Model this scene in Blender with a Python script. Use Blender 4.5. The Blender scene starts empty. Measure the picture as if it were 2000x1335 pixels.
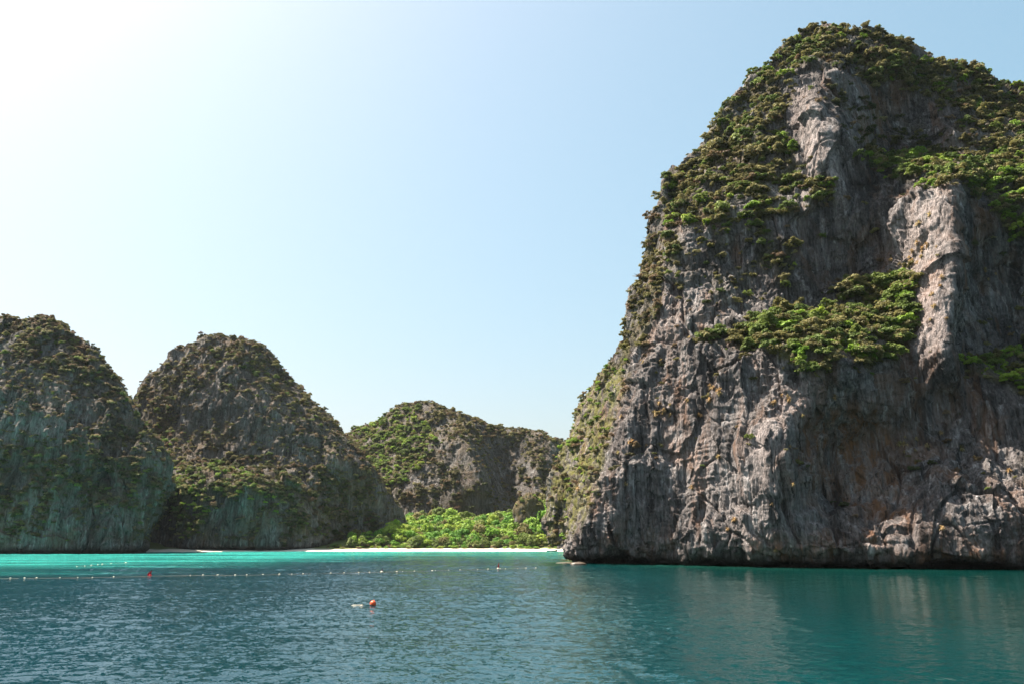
import bpy, math, random
import numpy as np

R = math.radians
sc = bpy.context.scene
COL = sc.collection

# ------------------------------------------------------------------ camera
CAM_H = 6.5
F_PX = 1555.0
HORIZON = 1050.0
TH = math.atan((HORIZON - 667.5) / F_PX)
ST, CT = math.sin(TH), math.cos(TH)
cam = bpy.data.cameras.new('camera')
cam.sensor_width = 36.0
cam.lens = 36.0 * F_PX / 2000.0
cam.clip_start = 0.5
cam.clip_end = 12000
cam_ob = bpy.data.objects.new('camera', cam)
cam_ob.location = (0, 0, CAM_H)
cam_ob.rotation_euler = (math.pi / 2 + TH, 0, 0)
COL.objects.link(cam_ob)
sc.camera = cam_ob

# ------------------------------------------------------------------ light
SUN_AZ, SUN_EL = -67.0, 58.0
world = bpy.data.worlds.new('World')
sc.world = world
world.use_nodes = True
wn = world.node_tree
bgn = wn.nodes['Background']
sky = wn.nodes.new('ShaderNodeTexSky')
sky.sky_type = 'NISHITA'
sky.sun_disc = False
sky.sun_elevation = R(SUN_EL)
sky.sun_rotation = R(SUN_AZ)
sky.air_density = 1.1
sky.dust_density = 4.0
sky.ozone_density = 0.7
hsv = wn.nodes.new('ShaderNodeHueSaturation')          # the photograph's slightly cyan grade
hsv.inputs['Hue'].default_value = 0.472
hsv.inputs['Saturation'].default_value = 1.42
gam = wn.nodes.new('ShaderNodeGamma'); gam.inputs['Gamma'].default_value = 0.62   # softer, hazier gradient
wn.links.new(sky.outputs[0], gam.inputs['Color'])
wn.links.new(gam.outputs[0], hsv.inputs['Color'])
wn.links.new(hsv.outputs[0], bgn.inputs[0])
bgn.inputs[1].default_value = 0.108
sun = bpy.data.lights.new('sun', 'SUN')
sun.energy = 5.0
sun.angle = R(0.5)
sun.color = (1.0, 0.91, 0.79)
sun_ob = bpy.data.objects.new('sun', sun)
sun_ob.rotation_euler = (R(90 - SUN_EL), 0, R(180 - SUN_AZ))
COL.objects.link(sun_ob)
sc.view_settings.view_transform = 'Standard'
sc.view_settings.look = 'None'
sc.view_settings.gamma = 1.0
sc.view_settings.use_curve_mapping = False
sc.view_settings.exposure = 1.82
sc.render.engine = 'CYCLES'
sc.cycles.max_bounces = 6
sc.cycles.diffuse_bounces = 3
sc.cycles.glossy_bounces = 2
sc.cycles.transmission_bounces = 2
sc.cycles.transparent_max_bounces = 4

rng = np.random.default_rng(11)
random.seed(4)

# ------------------------------------------------------------------ helpers
def P(u, v, y):
    """point at ground distance y that the photograph shows at pixel (u, v)"""
    a = (u - 1000.0) / F_PX
    b = (667.5 - v) / F_PX
    dy = CT - b * ST
    return np.array((a * y / dy, y, CAM_H + (ST + b * CT) * y / dy))

def PZ(u, y, z):
    w = y * CT + (z - CAM_H) * ST
    return np.array(((u - 1000.0) / F_PX * w, y, z))

def project(p):
    w = p[..., 1] * CT + (p[..., 2] - CAM_H) * ST
    w = np.where(w < 1, 1, w)
    up = -p[..., 1] * ST + (p[..., 2] - CAM_H) * CT
    return 1000 + F_PX * p[..., 0] / w, 667.5 - F_PX * up / w

def tag(o, label=None, cat=None, group=None, kind=None):
    if label: o['label'] = label
    if cat: o['category'] = cat
    if group: o['group'] = group
    if kind: o['kind'] = kind
    return o

def link(name, data, parent=None):
    o = bpy.data.objects.new(name, data)
    COL.objects.link(o)
    if parent: o.parent = parent
    return o

def mesh_np(name, verts, quads=None, tris=None, mat=None, smooth=True):
    me = bpy.data.meshes.new(name)
    verts = np.asarray(verts, np.float32).reshape(-1, 3)
    loops, starts, n = [], [], 0
    if quads is not None and len(quads):
        q = np.asarray(quads, np.int32).reshape(-1, 4)
        loops.append(q.ravel()); starts.append(np.arange(len(q)) * 4); n = q.size
    if tris is not None and len(tris):
        t = np.asarray(tris, np.int32).reshape(-1, 3)
        loops.append(t.ravel()); starts.append(n + np.arange(len(t)) * 3)
    loops = np.concatenate(loops); starts = np.concatenate(starts)
    me.vertices.add(len(verts)); me.vertices.foreach_set('co', verts.ravel())
    me.loops.add(len(loops)); me.loops.foreach_set('vertex_index', loops.astype(np.int32))
    me.polygons.add(len(starts)); me.polygons.foreach_set('loop_start', starts.astype(np.int32))
    me.update(calc_edges=True)
    me.polygons.foreach_set('use_smooth', np.full(len(starts), smooth))
    if mat: me.materials.append(mat)
    return me

def attr(me, name, vals):
    a = me.attributes.new(name, 'FLOAT', 'POINT')
    a.data.foreach_set('value', np.asarray(vals, np.float32).ravel())

# ------------------------------------------------------------------ noise
_pr = np.random.default_rng(3)
PERM = np.concatenate([_pr.permutation(256)] * 3).astype(np.int32)
GRAD = _pr.normal(size=(256, 3)); GRAD /= np.linalg.norm(GRAD, axis=1)[:, None]
GRAD = GRAD.astype(np.float32)

def noise(p):
    p = np.asarray(p, np.float32)
    sh = p.shape[:-1]
    p = p.reshape(-1, 3)
    i = np.floor(p).astype(np.int32)
    f = p - i
    i &= 255
    w = f * f * f * (f * (f * 6 - 15) + 10)
    out = np.zeros(len(p), np.float32)
    for dx in (0, 1):
        wx = w[:, 0] if dx else 1 - w[:, 0]
        hx = PERM[i[:, 0] + dx]
        for dy in (0, 1):
            wy = w[:, 1] if dy else 1 - w[:, 1]
            hy = PERM[hx + i[:, 1] + dy]
            for dz in (0, 1):
                wz = w[:, 2] if dz else 1 - w[:, 2]
                g = GRAD[PERM[hy + i[:, 2] + dz]]
                d = g[:, 0] * (f[:, 0] - dx) + g[:, 1] * (f[:, 1] - dy) + g[:, 2] * (f[:, 2] - dz)
                out += wx * wy * wz * d
    return (out * 1.5).reshape(sh)

def fbm(p, octs=4, gain=0.5):
    s, a, t = 0, 1.0, 0.0
    for k in range(octs):
        s = s + a * noise(p * (2.03 ** k) + 17.3 * k); t += a; a *= gain
    return s / t

def inpoly(u, v, poly):
    poly = np.asarray(poly, float)
    r = np.zeros(u.shape, bool)
    x0, y0 = poly[-1]
    for x1, y1 in poly:
        c = ((y1 > v) != (y0 > v))
        xs = (x0 - x1) * (v - y1) / (y0 - y1 + 1e-9) + x1
        r ^= c & (u < xs)
        x0, y0 = x1, y1
    return r

# ------------------------------------------------------------------ materials
class NT:
    def __init__(s, name):
        s.m = bpy.data.materials.new(name); s.m.use_nodes = True
        s.t = s.m.node_tree; s.b = s.t.nodes['Principled BSDF']
        s.b.inputs['Roughness'].default_value = 0.9
        s.b.inputs['Specular IOR Level'].default_value = 0.2
    def n(s, typ, **kw):
        x = s.t.nodes.new(typ)
        for k, v in kw.items(): setattr(x, k, v)
        return x
    def l(s, a, b): s.t.links.new(a, b)
    def pos(s): return s.n('ShaderNodeNewGeometry').outputs['Position']
    def scaled(s, vec, sx, sy, sz):
        m = s.n('ShaderNodeMapping'); m.inputs['Scale'].default_value = (sx, sy, sz)
        s.l(vec, m.inputs['Vector']); return m.outputs[0]
    def noise(s, vec, scale=1, detail=4, rough=0.55, dist=0.0):
        x = s.n('ShaderNodeTexNoise')
        x.inputs['Scale'].default_value = scale; x.inputs['Detail'].default_value = detail
        x.inputs['Roughness'].default_value = rough; x.inputs['Distortion'].default_value = dist
        s.l(vec, x.inputs['Vector']); return x.outputs['Fac']
    def ramp(s, fac, stops):
        x = s.n('ShaderNodeValToRGB'); e = x.color_ramp.elements
        while len(e) < len(stops): e.new(0.5)
        for k, (p, c) in enumerate(stops):
            e[k].position = p
            e[k].color = (c, c, c, 1) if isinstance(c, (int, float)) else (*c, 1)
        s.l(fac, x.inputs[0]); return x.outputs[0]
    def mix(s, fac, a, b, mode='MIX'):
        x = s.n('ShaderNodeMix', data_type='RGBA', blend_type=mode)
        for sock, v in ((x.inputs[0], fac), (x.inputs[6], a), (x.inputs[7], b)):
            if isinstance(v, (int, float)): sock.default_value = v
            elif isinstance(v, tuple): sock.default_value = (*v, 1)
            else: s.l(v, sock)
        return x.outputs[2]
    def math(s, op, a, b=0.0):
        x = s.n('ShaderNodeMath', operation=op)
        for sock, v in ((x.inputs[0], a), (x.inputs[1], b)):
            if isinstance(v, (int, float)): sock.default_value = v
            else: s.l(v, sock)
        return x.outputs[0]
    def attr(s, name): return s.n('ShaderNodeAttribute', attribute_name=name).outputs['Fac']
    def bump(s, h, strength, dist, normal=None):
        x = s.n('ShaderNodeBump'); x.inputs['Strength'].default_value = strength
        x.inputs['Distance'].default_value = dist; s.l(h, x.inputs['Height'])
        if normal: s.l(normal, x.inputs['Normal'])
        return x.outputs[0]

def rock_material(name, k, dark, mid, light, brown, veg_lo, veg_hi):
    """limestone; k scales the pattern (1 = big cliff near, smaller = coarser)"""
    m = NT(name)
    p = m.pos()
    big = m.noise(p, 0.035 * k, 4, 0.6, 0.4)
    base = m.mix(m.ramp(big, [(0.38, 0.0), (0.64, 1.0)]), dark, mid)
    st = m.noise(m.scaled(p, 0.55 * k, 0.55 * k, 0.045 * k), 1.0, 5, 0.62, 0.35)
    base = m.mix(m.ramp(st, [(0.54, 0.0), (0.72, 0.85)]), base, light)
    st2 = m.noise(m.scaled(p, 0.28 * k, 0.28 * k, 0.022 * k), 1.0, 5, 0.65, 0.5)
    base = m.mix(m.ramp(st2, [(0.52, 0.0), (0.60, 0.75)]), base, tuple(c * 0.38 for c in dark))
    st3 = m.noise(m.scaled(p, 1.7 * k, 1.7 * k, 0.13 * k), 1.0, 5, 0.65, 0.25)
    base = m.mix(1.0, base, m.ramp(st3, [(0.34, 0.55), (0.5, 0.98), (0.66, 1.4)]), 'MULTIPLY')
    fine = m.noise(m.scaled(p, 1.6 * k, 1.6 * k, 0.5 * k), 1.0, 6, 0.7)
    base = m.mix(1.0, base, m.ramp(fine, [(0.30, 0.45), (0.70, 1.5)]), 'MULTIPLY')
    br = m.noise(m.scaled(p, 0.10 * k, 0.10 * k, 0.035 * k), 1.0, 5, 0.65, 0.8)
    brf = m.math('MULTIPLY', m.ramp(br, [(0.50, 0.0), (0.66, 0.75)]), 1.0)
    brf = m.math('MAXIMUM', m.math('MULTIPLY', brf, 0.55), m.math('MULTIPLY', m.math('MULTIPLY', m.attr('stain'), m.ramp(st2, [(0.36, 0.0), (0.6, 0.9)])), m.ramp(st3, [(0.35, 0.4), (0.6, 1.0)])))
    base = m.mix(brf, base, brown)
    # wide dark weathering stains
    dk = m.noise(m.scaled(p, 0.075 * k, 0.075 * k, 0.03 * k), 1.0, 6, 0.7, 0.6)
    base = m.mix(m.ramp(dk, [(0.52, 0.0), (0.64, 0.72)]), base, tuple(c * 0.25 for c in dark))
    base = m.mix(m.math('MULTIPLY', m.attr('pale'), m.ramp(fine, [(0.38, 0.0), (0.62, 0.6)])), base, (0.46, 0.385, 0.36))  # sun on the lit faces, painted into the rock as lighter colour
    st4 = m.noise(m.scaled(p, 0.9 * k, 0.9 * k, 0.03 * k), 1.0, 4, 0.6, 0.15)   # black drip lines
    base = m.mix(m.ramp(st4, [(0.60, 0.0), (0.66, 0.75)]), base, tuple(c * 0.22 for c in dark))
    # crevice plants and soil on the ledges
    vn = m.noise(p, 0.5 * k, 5, 0.7)
    vegc = m.mix(m.ramp(vn, [(0.35, 0.0), (0.65, 1.0)]), veg_lo, veg_hi)
    vf = m.math('MULTIPLY', m.attr('veg'), m.ramp(m.noise(p, 0.9 * k, 4, 0.7), [(0.3, 0.45), (0.55, 1.0)]))
    base = m.mix(vf, base, vegc)
    base = m.mix(m.math('MULTIPLY', m.attr('moss'), m.ramp(m.noise(m.scaled(p, 0.5 * k, 0.5 * k, 0.16 * k), 1.0, 5, 0.7), [(0.44, 0.0), (0.60, 0.85)])), base, (0.17, 0.165, 0.045))
    # dark tidal band at the waterline
    z = m.n('ShaderNodeSeparateXYZ'); m.l(p, z.inputs[0])
    zt = m.math('ADD', z.outputs[2], m.math('MULTIPLY', m.noise(p, 0.4, 3), 2.4))
    mr = m.n('ShaderNodeMapRange'); mr.inputs[1].default_value = 2.1; mr.inputs[2].default_value = 4.6
    mr.inputs[3].default_value = 0.88; mr.inputs[4].default_value = 0.0
    m.l(zt, mr.inputs[0])
    base = m.mix(mr.outputs[0], base, (0.022, 0.018, 0.014))
    m.l(base, m.b.inputs['Base Color'])
    h = m.math('ADD', m.math('ADD', m.math('MULTIPLY', fine, 1.0), m.math('MULTIPLY', st3, 1.0)), m.math('MULTIPLY', st, 1.0))
    m.l(m.bump(h, 1.0, 1.1 / k), m.b.inputs['Normal'])
    m.b.inputs['Roughness'].default_value = 0.95
    m.b.inputs['Specular IOR Level'].default_value = 0.12
    return m.m

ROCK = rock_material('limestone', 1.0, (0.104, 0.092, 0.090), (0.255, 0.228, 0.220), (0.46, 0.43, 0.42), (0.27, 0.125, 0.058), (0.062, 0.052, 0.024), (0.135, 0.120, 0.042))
ROCK_FAR = rock_material('far_limestone', 0.75, (0.104, 0.094, 0.089), (0.195, 0.180, 0.170), (0.36, 0.345, 0.335), (0.19, 0.115, 0.068), (0.080, 0.056, 0.030), (0.120, 0.100, 0.045))

def leaf_material(name, c0, c1, c2, trans=0.4):
    m = NT(name)
    oi = m.n('ShaderNodeObjectInfo').outputs['Random']
    col = m.ramp(oi, [(0.0, c0), (0.5, c1), (1.0, c2)])
    p = m.pos()
    col = m.mix(1.0, col, m.ramp(m.noise(p, 0.9, 3, 0.6), [(0.3, 0.62), (0.7, 1.38)]), 'MULTIPLY')
    m.l(col, m.b.inputs['Base Color'])
    m.b.inputs['Roughness'].default_value = 0.65
    m.b.inputs['Specular IOR Level'].default_value = 0.25
    tr = m.n('ShaderNodeBsdfTranslucent'); m.l(col, tr.inputs[0])
    mx = m.n('ShaderNodeMixShader'); mx.inputs[0].default_value = trans
    m.l(m.b.outputs[0], mx.inputs[1]); m.l(tr.outputs[0], mx.inputs[2])
    m.l(mx.outputs[0], m.t.nodes['Material Output'].inputs[0])
    return m.m

L_OLIVE = leaf_material('olive_leaves', (0.14, 0.121, 0.045), (0.202, 0.185, 0.063), (0.263, 0.235, 0.106))
L_GREEN = leaf_material('green_leaves', (0.092, 0.135, 0.032), (0.14, 0.189, 0.043), (0.2, 0.243, 0.059))
L_LIME = leaf_material('lime_leaves', (0.151, 0.257, 0.029), (0.222, 0.329, 0.04), (0.3, 0.372, 0.057), 0.35)
L_DRY = leaf_material('dry_leaves', (0.15, 0.095, 0.055), (0.2, 0.145, 0.075), (0.26, 0.18, 0.115))
L_DARK = leaf_material('dark_leaves', (0.057, 0.071, 0.025), (0.087, 0.097, 0.032), (0.113, 0.1, 0.045))
L_TROPIC = leaf_material('tropical_leaves', (0.094, 0.219, 0.031), (0.156, 0.296, 0.037), (0.25, 0.36, 0.056), 0.35)
L_TAN = leaf_material('tan_tuft', (0.38, 0.24, 0.10), (0.42, 0.30, 0.15), (0.34, 0.28, 0.12))
BARK = NT('bark'); BARK.l(BARK.ramp(BARK.noise(BARK.pos(), 3, 4), [(0.3, (0.08, 0.06, 0.045)), (0.7, (0.19, 0.16, 0.13))]), BARK.b.inputs['Base Color']); BARK = BARK.m

def plain(name, c, rough=0.5, var=0.12):
    m = NT(name)
    m.l(m.mix(1.0, c, m.ramp(m.noise(m.pos(), 6, 4, 0.6), [(0.3, 1 - var), (0.7, 1 + var)]), 'MULTIPLY'), m.b.inputs['Base Color'])
    m.b.inputs['Roughness'].default_value = rough
    m.b.inputs['Specular IOR Level'].default_value = 0.4
    return m.m

# ------------------------------------------------------------------ cliffs from control nets
def cr(p0, p1, p2, p3, t):
    return 0.5 * ((2 * p1) + (-p0 + p2) * t + (2 * p0 - 5 * p1 + 4 * p2 - p3) * t * t + (-p0 + 3 * p1 - 3 * p2 + p3) * t ** 3)

def up1(net, counts):
    """Catmull-Rom along axis 0"""
    n = len(net)
    out = []
    for i in range(n - 1):
        k = counts[i]
        t = np.linspace(0, 1, k, endpoint=False)[:, None, None]
        out.append(cr(net[max(i - 1, 0)][None], net[i][None], net[i + 1][None], net[min(i + 2, n - 1)][None], t))
    out.append(net[-1][None])
    return np.concatenate(out, 0)

def normals(g):
    du = np.gradient(g, axis=1); dv = np.gradient(g, axis=0)
    n = np.cross(dv, du)
    n /= np.linalg.norm(n, axis=2, keepdims=True) + 1e-9
    return n

def grid_quads(nr, nc):
    i = np.arange(nr * nc).reshape(nr, nc)
    return np.stack([i[:-1, :-1], i[:-1, 1:], i[1:, 1:], i[1:, :-1]], -1).reshape(-1, 4)

def blur(a, r):
    for ax in (0, 1):
        k = 2 * r + 1
        pad = [(0, 0), (0, 0)]; pad[ax] = (r + 1, r)
        c = np.cumsum(np.pad(a, pad, mode='edge'), axis=ax)
        a = (np.take(c, range(k, c.shape[ax]), ax) - np.take(c, range(0, c.shape[ax] - k), ax)) / k
    return a

def blocks(p, seed):
    """fractured blocks: every cell of a jittered grid is a tilted plane"""
    rr = np.random.default_rng(seed)
    off = rr.uniform(-1, 1, 256).astype(np.float32); tl = rr.normal(size=(256, 3)).astype(np.float32) * 0.9
    jit = rr.uniform(0.1, 0.9, (256, 3)).astype(np.float32)
    sh = p.shape[:-1]; p = p.reshape(-1, 3).astype(np.float32)
    i0 = np.floor(p).astype(np.int32)
    best = np.full(len(p), 9e9, np.float32); val = np.zeros(len(p), np.float32)
    for dx in (-1, 0, 1):
        for dy in (-1, 0, 1):
            for dz in (-1, 0, 1):
                i = i0 + np.array((dx, dy, dz), np.int32)
                h = PERM[PERM[PERM[i[:, 0] & 255] + (i[:, 1] & 255)] + (i[:, 2] & 255)]
                r_ = p - i - jit[h]
                d2 = (r_ * r_).sum(1)
                m_ = d2 < best
                best[m_] = d2[m_]
                val[m_] = off[h[m_]] * 0.8 + (r_[m_] * tl[h[m_]]).sum(1)
    return val.reshape(sh), best.reshape(sh)

def relief(g, amp, k, soft=1.0):
    """limestone relief: lumps, facets, vertical flutes, strata; k = detail scale"""
    n = normals(g)
    nz = n[..., 2:3]
    q = g + 1.2 * np.stack([noise(g * 0.11), noise(g * 0.11 + 31), noise(g * 0.11 + 67)], -1) / k
    A = np.abs
    rv = np.clip(0.8 + 2.5 * fbm(g * 0.03 * k + 143, 2), 0.1, 1.5)
    rg = np.clip(0.85 + 2.2 * fbm(g * 0.022 * k + 43, 2), 0.25, 1.6)
    dg = g * np.array((0.55, 1, 0.4), np.float32) + np.stack([g[..., 2] * 0.45, g[..., 1] * 0, -g[..., 0] * 0.35], -1)
    d0 = noise(dg * 0.10 * k + 19)
    d = 3.4 * fbm(q * 0.028 * k, 2)
    b1 = noise(q * 0.085 * k + 5); d = d + 2.0 * (0.35 - A(b1))
    st = q * np.array((1, 1, 0.09), np.float32)
    f1 = noise(st * 0.15 * k + 11); d = d + 3.4 * (np.minimum(A(f1), 0.4) - 0.2)
    f2 = noise(st * 0.36 * k + 23); d = d + 1.5 * rv * (np.minimum(A(f2), 0.3) - 0.2)
    f3 = noise(st * np.array((1, 1, 1.6), np.float32) * 0.85 * k + 41); d = d + 0.8 * rv * (np.minimum(A(f3), 0.3) - 0.2)
    b2 = noise(q * 0.27 * k + 7); d = d + rg * 0.7 * (0.3 - A(b2)) + 0.9 * (np.minimum(A(d0), .3) - .2)
    b3 = noise(q * 0.62 * k + 57); d = d + rg * 0.85 * (np.minimum(A(b3), .35) - 0.2)
    d = d + rg * 0.5 * fbm(q * 0.9 * k + 3, 3, 0.65)
    sx = q * np.array((0.06, 0.06, 0.55), np.float32) * k
    s1 = noise(sx + 9); d = d + 0.75 * (np.minimum(A(s1), .3) - .2) * 2 * np.clip(fbm(q * 0.04 + 12, 2) * 4 + .6, 0, 1)
    c1, e1 = blocks(q * np.array((1 / 13, 1 / 13, 1 / 26), np.float32) * k, 1)
    d = d + 1.9 * c1
    c2, e2 = blocks(q * np.array((1 / 5.0, 1 / 5.0, 1 / 10.5), np.float32) * k + 40, 2)
    d = d + 0.80 * c2
    c3, e3 = blocks(q * np.array((1 / 2.2, 1 / 2.2, 1 / 4.2), np.float32) * k + 90, 3)
    d = d + 0.30 * c3
    cr1 = noise(q * np.array((0.07, 0.07, 0.022), np.float32) * k + 61)
    d = d - 2.0 * np.exp(-(cr1 / 0.022) ** 2) * np.clip(fbm(q * 0.03 + 9, 2) * 5 + 0.4, 0, 1)
    cr2 = noise(dg * 0.09 * k + 71)
    d = d - 1.3 * np.exp(-(cr2 / 0.025) ** 2) * np.clip(fbm(q * 0.03 + 29, 2) * 5 + 0.3, 0, 1)
    # blocky breaks: a stepped copy of a slow field
    s = fbm(q * 0.05 * k + 77, 3) * 5.0
    fr = s - np.floor(s)
    d = d + 1.9 * (np.floor(s) + np.clip((fr - 0.75) * 4, 0, 1)) / 3.0
    return g + n * (d * amp * soft)[..., None]

class Cliff: pass

def build_cliff(name, net, rc, cc, amp, k, mat, zones, stain=(), free=None, pale=()):
    net = np.array(net)
    g = up1(net, rc)
    g = up1(g.transpose(1, 0, 2), cc).transpose(1, 0, 2)
    # never push the foot of the cliff up out of the water
    foot = np.clip((g[..., 2] + 0.8) / 3.5, 0.12, 1.0)
    u0, v0 = project(g)
    soft = np.ones(g.shape[:2], np.float32)
    for poly in pale: soft[inpoly(u0, v0, poly)] = 0.72
    g2 = relief(g, amp, k, blur(soft, 8))
    lip = np.exp(-((g[..., 2] - 3.0) / 3.0) ** 2) * (1.6 * noise(g * np.array((0.22, 0.22, 0.1), np.float32) + 3) + 0.8 * noise(g * 0.6))
    g2 = g2 + normals(g) * (lip * (amp < 0.7))[..., None]
    g = (g + (g2 - g) * foot[..., None]).astype(np.float32)
    n = normals(g)
    u, v = project(g)
    facing = ((g - np.array((0, 0, CAM_H))) * n).sum(-1) < 0
    c = Cliff()
    dens = np.zeros(g.shape[:2], np.float32)
    kinds = {}
    wn_ = 26 * noise(g * 0.09 + 3) + 14 * noise(g * 0.3 + 8)
    wm_ = 26 * noise(g * 0.09 + 50) + 14 * noise(g * 0.3 + 38)
    zi = np.full(g.shape[:2], -1, np.int32)
    patch = fbm(g * 0.11 + 201, 3)
    for zk, z in enumerate(zones):
        m = inpoly(u + wn_ * z.get('warp', 1), v + wm_ * z.get('warp', 1), z['poly']) & facing
        dens[m] = (z['d'] * np.clip(0.62 + 1.9 * patch * (1.35 - z['d']) * 1.6, 0.06, 1.15))[m]
        zi[m] = zk
    if free: 
        d2, k2 = free(g, n, u, v)
        add = (zi < 0)
        dens = np.where(add, d2, dens)
    c.g, c.n, c.u, c.v, c.dens, c.zi, c.facing, c.zones = g, n, u, v, dens, zi, facing, zones
    me = mesh_np(name, g, grid_quads(*g.shape[:2]), mat=mat)
    attr(me, 'veg', blur(np.clip(dens, 0, 1), 3))
    stn = np.zeros(g.shape[:2], np.float32)
    for poly in stain:
        stn[inpoly(u + 2.2 * wn_, v + 2.2 * wm_, poly)] = 1
    mo = np.zeros(g.shape[:2], np.float32)
    for z in zones:
        if z['name'] == 'sunlit left flank': mo[inpoly(u + .5 * wn_, v + .5 * wm_, z['poly'])] = 1
    attr(me, 'moss', blur(mo, 6))
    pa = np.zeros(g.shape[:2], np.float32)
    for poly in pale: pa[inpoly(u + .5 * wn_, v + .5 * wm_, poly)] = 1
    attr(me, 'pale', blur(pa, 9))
    attr(me, 'stain', blur(blur(stn, 14), 10))
    c.ob = link(name, me)
    # area per vertex for sampling
    du = np.linalg.norm(np.gradient(g, axis=1), axis=2); dv = np.linalg.norm(np.gradient(g, axis=0), axis=2)
    c.area = du * dv
    return c

def net_from(rows, back_dy=60, left=None, right=None, top_back=True):
    """rows of (u, v, y) (v may be ('z', z)); adds the hidden back, left and right sides"""
    pts = []
    for r in rows:
        pts.append([PZ(a, y, b[1]) if isinstance(b, tuple) else P(a, b, y) for a, b, y in r])
    pts = np.array(pts)
    if left is not None:
        l1 = pts[:, :1] + np.array(left[0]); l2 = pts[:, :1] + np.array(left[1])
        pts = np.concatenate([l2, l1, pts], 1)
    if right is not None:
        l1 = pts[:, -1:] + np.array(right[0]); l2 = pts[:, -1:] + np.array(right[1])
        pts = np.concatenate([pts, l1, l2], 1)
    t = pts[:1].copy()
    def back(dy, fz):
        q = t.copy(); q[..., 1] += dy; q[..., 0] *= q[..., 1] / t[..., 1]
        q[..., 2] = q[..., 2] * fz if fz is not None else -5
        return q
    b1, b2, b3 = back(back_dy * 0.35, 0.93), back(back_dy, 0.55), back(back_dy * 1.5, None)
    return np.concatenate([b3, b2, b1, pts], 0)

Z = lambda z: ('z', z)
big_rows = [
 [(1585,67,268),(1595,63,267),(1605,59,266),(1612,57,265),(1620,56,264),(1632,56,263),(1655,60,262),(1740,83,262),(1840,121,262),(1925,153,262),(2010,185,262),(2150,252,264),(2400,437,270)],
 [(1500,135,262),(1515,134,257),(1533,132,253),(1550,130,250),(1568,128,248),(1590,125,246),(1640,120,245),(1745,140,248),(1850,175,252),(1930,210,251),(2012,245,250),(2150,320,250),(2400,490,256)],
 [(1420,220,258),(1440,220,251),(1465,220,246),(1495,217,242),(1530,213,239),(1565,208,235),(1612,203,230),(1745,220,247),(1850,240,239),(1930,260,237),(2012,285,235),(2150,355,240),(2400,525,245)],
 [(1352,315,256),(1375,318,248),(1405,318,243),(1445,315,238),(1500,310,233),(1560,306,229),(1635,303,220),(1745,296,238),(1850,296,234),(1930,296,232),(2012,286,229),(2150,360,225),(2400,540,235)],
 [(1276,420,254),(1295,420,244),(1325,420,237),(1375,418,231),(1450,412,226),(1550,405,222),(1645,395,217),(1715,378,217),(1858,372,202),(1888,392,213),(2012,405,210),(2150,430,202),(2400,580,215)],
 [(1262,500,252),(1278,505,240),(1302,505,231),(1360,505,225),(1445,505,222),(1545,505,218),(1650,510,220),(1712,500,219),(1855,510,196),(1884,520,212),(2010,530,216),(2150,560,205),(2400,650,212)],
 [(1238,590,250),(1250,595,237),(1275,598,226),(1340,600,219),(1440,605,215),(1540,610,211),(1650,570,216),(1720,560,215),(1850,610,192),(1880,620,208),(2010,640,214),(2150,660,205),(2400,720,210)],
 [(1228,672,250),(1236,675,236),(1255,680,223),(1330,685,212),(1425,668,203),(1540,685,194),(1650,692,189),(1740,668,199),(1850,692,189),(1882,690,202),(2010,690,208),(2150,710,195),(2400,750,200)],
 [(1145,765,266),(1182,765,242),(1222,765,218),(1320,770,211),(1420,770,200),(1535,775,191),(1645,780,189),(1745,770,193),(1855,772,194),(1920,768,191),(2010,772,189),(2150,785,181),(2400,800,190)],
 [(1108,862,266),(1150,862,242),(1198,865,215),(1305,870,209),(1415,870,198),(1520,855,185),(1620,868,197),(1715,870,196),(1850,870,190),(1925,870,187),(2010,870,186),(2150,870,179),(2400,870,188)],
 [(1081,955,262),(1120,960,240),(1165,965,213),(1298,970,207),(1415,970,197),(1520,970,184),(1625,960,195),(1725,965,188),(1850,960,180),(1925,965,178),(2010,965,177),(2150,965,177),(2400,965,187)],
 [(1072,1035,257),(1100,1035,240),(1138,1035,214),(1288,1040,206),(1415,1045,194),(1525,1048,184),(1640,1052,181),(1740,1052,179),(1850,1050,176),(1925,1050,175),(2010,1050,174),(2150,1050,175),(2400,1050,186)],
 [(1088,1068,251),(1102,1073,239),(1128,1080,218),(1285,1087,208),(1415,1091,197),(1530,1094,187),(1640,1096,183),(1745,1097,180),(1850,1097,176),(1925,1098,175),(2010,1098,174),(2150,1098,177),(2400,1098,187)],
 [(1125,Z(0.1),249),(1135,Z(0.1),239),(1152,Z(0.1),223),(1290,Z(0.1),213),(1418,Z(0.1),201),(1532,Z(0.1),191),(1642,Z(0.1),187),(1745,Z(0.1),185),(1850,Z(0.1),183),(1925,Z(0.1),182),(2010,Z(0.1),181),(2150,Z(0.1),181),(2400,Z(0.1),191)],
 [(1130,Z(-5),250),(1140,Z(-5),241),(1157,Z(-5),226),(1290,Z(-5),215),(1418,Z(-5),203),(1532,Z(-5),193),(1642,Z(-5),189),(1745,Z(-5),187),(1850,Z(-5),185),(1925,Z(-5),184),(2010,Z(-5),183),(2150,Z(-5),183),(2400,Z(-5),193)],
]
big_net = net_from(big_rows, 80, left=((26, 34, 0), (90, 90, 0)), right=((50, 60, 0), (60, 160, 0)))

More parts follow.
